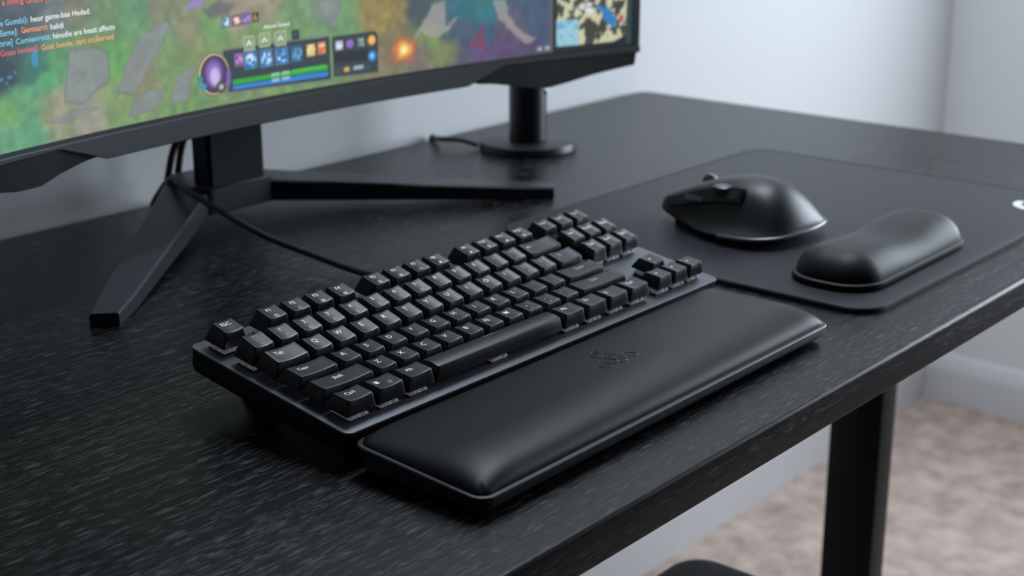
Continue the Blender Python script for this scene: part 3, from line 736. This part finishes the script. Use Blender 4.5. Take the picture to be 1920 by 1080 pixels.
for t, (xa, za), (xb, zb), c in [('a mfing', (27.5, 218.6), (45.8, 218.0), 'or') ,
('Ghaiit [Gua.]', (47.6, 217.8), (78.6, 217.5), 'or') ,
('e Gomthi}:', (24.4, 205.3), (47.8, 205.0), 'bl') ,
('heor game-bae Hedad:', (50.1, 205.1), (102.8, 204.2), 'wh') ,
('Eerne]:', (23.6, 198.7), (38.4, 198.7), 'bl') ,
('Gemtsarct:', (41.1, 198.7), (64.5, 198.0), 'or2') ,
('halidi', (66.4, 198.1), (78.1, 197.8), 'wh') ,
('tsrue]', (22.7, 192.2), (33.0, 191.9), 'bl') ,
('Comienrotz:', (35.7, 191.9), (66.0, 191.2), 'bl') ,
('hinudie are beatt affects', (67.9, 191.7), (124.0, 190.9), 'wh') ,
('Goase kensani]:', (21.8, 185.6), (54.5, 185.1), 'rd') ,
('Goat bunde, cart utcibersed', (56.8, 185.1), (122.2, 183.9), 'or2') ]:
    me = text_mesh(t, 5.6, 'LEFT')
    w0 = max(v.co.x for v in me.vertices); zmid = 0
    sc_ = (xb-xa)/w0; za += 0.2
    for v in me.vertices:
        X = xa+v.co.x*sc_; v.co = Vector((X-MC, scy(X)-0.35-450, za+2.0+v.co.y))*S
    me.materials.append(CT[c]); o = bpy.data.objects.new('chat_lettering', me); COL.objects.link(o); o.parent = scr
me = text_mesh('Altinoti Gueed', 4.2)
for v in me.vertices:
    X = 284.5+v.co.x*1.1; v.co = Vector((X-MC, scy(X)-0.35-450, 177.4+v.co.y))*S
me.materials.append(CT['wh']); o = bpy.data.objects.new('screen_lettering', me); COL.objects.link(o); o.parent = scr

# --- stand
def leg_piece(hub, tip, w0, w1, zt0, zb0, zt1, cut):
    """V leg: wide and raised at the hub, slim and resting on the desk at its tip"""
    bm = bmesh.new(); h = Vector(hub); t = Vector(tip); d = (t-h).normalized(); n = Vector((-d.y, d.x))
    rings = []
    for k in range(9):
        q = k/8; c = h+(t-h)*q; wv = w0+(w1-w0)*q; zt = zt0+(zt1-zt0)*q**0.9; zb = zb0+(0-zb0)*min(1, q*1.05)**1.0
        zb = max(zb, 0.0)
        l = c+n*wv/2; r = c-n*wv/2; cb = 1.4
        rings.append([(l.x, l.y, zb), (l.x, l.y, zt-cb), (l.x-n.x*cb, l.y-n.y*cb, zt), (r.x+n.x*cb, r.y+n.y*cb, zt), (r.x, r.y, zt-cb), (r.x, r.y, zb)])
    # cut the tip square to the desk edge
    last = []
    for (x, y, z) in rings[-1]: last.append((x, y+(x-t.x)*cut, z))
    rings[-1] = last
    loft(bm, rings); return bm
ml(obj('left_leg', leg_piece((276, 486), (51, 296), 44, 24, 33, 12, 10, 0.35), STANDM, mon))
ml(obj('right_leg', leg_piece((322, 486), (543, 292), 44, 24, 33, 12, 10, -0.35), STANDM, mon))
bm = bmesh.new(); prism(bm, [(262, 452), (268, 447), (334, 447), (340, 452), (345, 500), (322, 520), (280, 520), (256, 500)], 10, 33.5)
bmesh.ops.bevel(bm, geom=list(bm.edges), offset=1.2, segments=2, affect='EDGES'); ml(obj('hub', bm, STANDM, mon))
bm = bmesh.new(); prism(bm, [(271, 455), (274, 452), (330, 452), (333, 455), (333, 474), (328, 480), (276, 480), (271, 474)], 33, 330)
ml(obj('column', bm, mat('column_plastic', (0.007, 0.009, 0.012), 0.6, spec=0.25), mon))
obj_ = ml(obj('mount', bxm(255, 349, 425, 462, 240, 340, bev=4), HOUSING, mon))
# stand legs' rubber pads
for x, y in ((60, 306), (533, 302)):
    ml(obj('rubber_pad', bxm(x-9, x+9, y-6, y+6, -0.0, 1.0), CABLE, mon))
# monitor cables behind the column
for k, (dx, lab) in enumerate(((0, 'black monitor cable hanging left of the stand column, outermost'), (9, 'black monitor cable hanging closest to the stand column'))):
    bm = bmesh.new()
    tube(bm, [(300+dx*.4, 486, 235), (301+dx*.4, 500, 130), (300+dx*.5, 520, 78), (291+dx, 528, 52), (286+dx*1.2, 531, 30), (283+dx*1.5, 536, 8), (287+dx, 556, -14), (287+dx, 557.5, -120)], 3.2, 10)
    obj('monitor_cable', bm, CABLE, label=lab, category='cable', group='monitor cables behind the stand column')

# ------------------------------------------------------------------ round-based stand behind the monitor
rs = empty('round_stand', (687, 444, 0), 'black cylindrical post on a round base behind monitor right end', 'stand')
bm = bmesh.new(); cyl(bm, (0, 0), 52, 51, 0, 9, 64, 1.5); obj('base', bm, BLACKP, rs)
bm = bmesh.new(); cyl(bm, (0, 0), 20, 20, 8.5, 172, 48, 1.5); obj('post', bm, BLACKP, rs)
bm = bmesh.new(); cyl(bm, (0, 0), 20.6, 20.6, 92, 95, 48, .4); obj('ring', bm, mat('satin_ring', (0.05, 0.055, 0.06), 0.25, 0.6), rs)
for z in (84, 62):
    bm = bmesh.new(); a = math.radians(-72)
    bmesh.ops.create_uvsphere(bm, u_segments=16, v_segments=8, radius=3.0)
    for v in bm.verts: v.co += Vector((20*math.cos(a), 20*math.sin(a), z))
    obj('button', bm, CHROME, rs)
bm = bmesh.new()
tube(bm, [(650, 482, 4), (640, 497, 9), (632, 515, 9), (640, 532, 6), (650, 545, 3.4), (655, 554, 2), (657, 558, -14), (657, 558, -120)], 2.6, 10)
obj('stand_cable', bm, CABLE, label='thin black cable looping from round base over the desk back edge', category='cable')

# ------------------------------------------------------------------ mouse mat
MX0, MX1, MY0, MY1, MT = 408, 829, -102, 250, 4.0
mm_o = empty('mouse_mat', ((MX0+MX1)/2, (MY0+MY1)/2, 0), 'dark grey cloth mouse mat with black stitched edge and white logo', 'mouse mat')
def mp(o):
    o.location = Vector((-(MX0+MX1)/2, -(MY0+MY1)/2, 0))*S; return o
mp(obj('cloth_top', slab(MX0+3.5, MX1-3.5, MY0+3.5, MY1-3.5, 0.4, MT, 22, bev=0.4, n=10, bot=.1), CLOTH, mm_o))
bm = bmesh.new(); ring_o = rrect(MX0, MX1, MY0, MY1, 25, 10, 1); ring_i = rrect(MX0+4.5, MX1-4.5, MY0+4.5, MY1-4.5, 21, 10, 1)
rings = []
for k in range(9):
    a = math.pi*k/8; t = (1-math.cos(a))/2; z = 0.2+ (MT+.35-0.2)*(math.sin(a)**.5 if t > 0 and t < 1 else 0)
    z = {0: 0.0}.get(k, z) if k < 8 else MT-.3
    rings.append([(xo+(xi-xo)*t, yo+(yi-yo)*t, z) for (xo, yo), (xi, yi) in zip(ring_o, ring_i)])
rings.append([(x, y, 0.0) for x, y in ring_i])
loft(bm, rings, False, False)
mp(obj('stitched_edge', bm, STITCH, mm_o))
# printed mark: a ring-shaped letter G, only its tip enters the picture
bm = bmesh.new(); gc = (812, -92)
def arc(bm, c, r, wd_, a0, a1, n=36):
    last = None
    for k in range(n+1):
        a = math.radians(a0+(a1-a0)*k/n)
        cur = [bm.verts.new((c[0]+(r+s*wd_/2)*math.cos(a), c[1]+(r+s*wd_/2)*math.sin(a), MT+.08)) for s in (-1, 1)]
        if last: bm.faces.new((last[0], last[1], cur[1], cur[0]))
        last = cur
GCX, GCY, GR_, GW = 779.5, -73.0, 17.5, 7.5
arc(bm, (GCX, GCY), GR_, GW, 80, 335)
a = math.radians(80); cx_, cy_ = GCX+GR_*math.cos(a), GCY+GR_*math.sin(a)
vs = [bm.verts.new((cx_+GW/2*math.cos(q), cy_+GW/2*math.sin(q), MT+.08)) for q in [math.radians(80-180*k/10) for k in range(11)]]
bm.faces.new(vs)
vs = [bm.verts.new(p) for p in ((GCX+2, GCY-4, MT+.08), (GCX+21, GCY-4, MT+.08), (GCX+21, GCY+3, MT+.08), (GCX+2, GCY+3, MT+.08))]; bm.faces.new(vs)
mp(obj('printed_logo', bm, WHITEP, mm_o, smooth=False, label='white printed logo'))

# ------------------------------------------------------------------ mouse
mo = empty('computer_mouse', (540, 95, MT), 'black sculpted wireless mouse with thumb rest on the mouse mat', 'mouse')
def mol(o):
    o.location = Vector((-540, -95, 0))*S; return o
SEC = [  # y, then (x, z) from thumb-wing foot over the top to the right foot
 (24, [(520, 9), (519, 10), (524, 12), (530, 14), (538, 15.5), (547, 15.5), (560, 13.5), (571, 10), (569, 9)]),
 (31, [(503, 7.5), (501, 9), (507, 13), (514, 20), (526, 27), (545, 29), (567, 22), (583, 10), (582, 8)]),
 (45, [(493, 6), (491, 8.5), (498, 14), (507, 28), (520, 41), (544, 45), (571, 34), (588, 10), (587, 7)]),
 (65, [(489, 5), (487, 8), (497, 14), (506, 31), (517, 45), (544, 52), (570, 41), (588, 10), (587, 6)]),
 (88, [(489, 4.5), (487, 7), (500, 12), (507, 30), (515, 43.5), (543, 50), (569, 40), (585, 9), (584, 5)]),
 (106, [(497, 4.5), (495, 7), (504, 11), (508, 27), (514, 39), (542, 45.5), (567, 37), (581, 9), (580, 5)]),
 (122, [(508, 4.5), (507, 7), (509, 12), (511, 25), (515, 34), (541, 39.5), (564, 32), (577, 9), (576, 5)]),
 (138, [(513, 5), (512, 8), (513, 13), (514, 21), (517, 28), (541, 33), (561, 26), (574, 9), (573, 5)]),
 (153, [(519, 9), (518, 11), (519, 14), (521, 18), (523, 22), (542, 26), (558, 21), (568, 11), (567, 9)]),
 (158, [(523, 13), (522, 14), (523, 16), (524, 18), (527, 20.5), (542, 23), (554, 19), (562, 14), (560, 12)]),
]
bm = bmesh.new()
loft(bm, [[(x, y, z+MT) for x, z in s] for y, s in SEC])
shell = mol(obj('shell', bm, MOUSEM, mo)); shell.location.z -= MT*S
md = shell.modifiers.new('sub', 'SUBSURF'); md.levels = 3; md.render_levels = 3
for p in shell.data.polygons: p.use_smooth = True
bm = bmesh.new(); prism(bm, [(504, 52), (520, 40), (566, 38), (578, 52), (576, 120), (564, 140), (522, 142), (512, 120)], 0, 7)
mol(obj('base', bm, BLACKP, mo))
# rim around the heel of the shell, highlight put into its lighter colour
bm = bmesh.new(); tube(bm, [(488.5, 78, 7), (489, 58, 7.6), (494, 43, 8.2), (506, 31, 9), (522, 26, 10), (545, 23.5, 10.5), (566, 25.5, 10.5), (580, 31, 10), (587, 44, 9.5), (588.5, 60, 9)], 1.9, 8, 6)
mol(obj('rim', bm, mat('mouse_rim_highlight', (0.12, 0.125, 0.14), 0.3, 0.4), mo))
# recessed thumb-button panel, two buttons, side wheel
bm = bmesh.new()
PAN = [(68, 506.2, 33, 512.5, 43.5), (90, 505.8, 31, 512, 42.5), (112, 507.6, 25.5, 512.6, 36), (130, 510.2, 21, 514.4, 30), (147, 514.6, 18, 518.6, 23.5)]
loft(bm, [[(x0-.9, y, z0), (x1-2.2, y, (z0+z1)/2+3), (x1-.8, y, z1), (x1+3, y, z1-1), (x0+3, y, z0)] for y, x0, z0, x1, z1 in PAN])
mol(obj('thumb_panel', bm, BLACKP, mo))
SBM = mat('side_button_grey', (0.05, 0.055, 0.065), 0.3)
for y0, y1, za, zb in ((70, 80, 35, 41.5), (104, 124, 27.5, 31.5)):
    bm = bmesh.new(); xo = 507.0 if y0 < 90 else 506.4
    loft(bm, [[(xo-1.5, y0, za), (xo-1.2, y1, za-1.2), (xo+1.6, y1, zb-1.2), (xo+1.6, y0, zb)], [(xo+5, y0, za), (xo+5, y1, za-1.2), (xo+6, y1, zb-1.2), (xo+6, y0, zb)]])
    bmesh.ops.bevel(bm, geom=list(bm.edges), offset=.8, segments=2, affect='EDGES')
    mol(obj('side_button', bm, SBM, mo))
def wheel(name, c, r, wdt, axis, m):
    bm = bmesh.new(); n = 36
    def ring(rr, o): 
        out = []
        for k in range(n):
            a = 2*math.pi*k/n; rv = rr*(1.0 if k % 2 else 0.965)
            if axis == 'x': out.append((c[0]+o, c[1]+rv*math.cos(a), c[2]+rv*math.sin(a)))
            else: out.append((c[0]+rv*math.cos(a), c[1]+rv*math.sin(a), c[2]+o))
        return out
    loft(bm, [ring(r*.8, -wdt/2), ring(r, -wdt/2+.8), ring(r, wdt/2-.8), ring(r*.8, wdt/2)])
    return mol(obj(name, bm, m, mo))
wheel('scroll_wheel', (545, 122, 34.5), 7.5, 6, 'x', mat('wheel_steel', (0.22, 0.23, 0.25), 0.4, 1.0))
wheel('thumb_wheel', (513.5, 90, 39.5), 8.0, 6.5, 'z', mat('thumb_wheel_steel', (0.13, 0.14, 0.155), 0.4, 1.0))

# ------------------------------------------------------------------ mouse wrist pad
pd = empty('mouse_wrist_rest', (533, -45, MT), 'small black padded wrist rest lying on the mouse mat', 'wrist rest', rot=(0, 0, 0.01))
PX, PY, PR = 96.5, 37, 31
bm = bmesh.new()
def PRg(ins, z): return [(x, y, z) for x, y in rrect(-PX+ins, PX-ins, -PY+ins, PY-ins, PR-ins, 12, 4)]
loft(bm, [PRg(2.5, 0), PRg(1, .8), PRg(0, 3.0), PRg(0.2, 5.0), PRg(1.2, 5.6), PRg(3.5, 5.8)])
obj('base', bm, CABLE, pd)
bm = bmesh.new(); rings = []
for k in range(15):
    a = math.radians(90*k/14); ins = 2.8+(PR-5)*(1-math.cos(a)); z = 5.4
    rg = []
    for x, y in rrect(-PX+ins, PX-ins, -PY+ins, PY-ins, max(PR-ins, 2), 12, 14):
        hgt = 17.0+3.6*sm(min(1, abs(x)/55))
        rg.append((x, y, 5.2+hgt*math.sin(a)))
    rings.append(rg)
# close the top with strips towards the centre line
last = rings[-1]; yc = 0
for s in (.75, .5, .25, 0): rings.append([(x, y*s, 5.2+17.0+3.6*sm(min(1, abs(x)/55))) for x, y, z in last])
loft(bm, rings, True, False)
bmesh.ops.remove_doubles(bm, verts=bm.verts, dist=0.02)
obj('cushion', bm, PADM, pd)
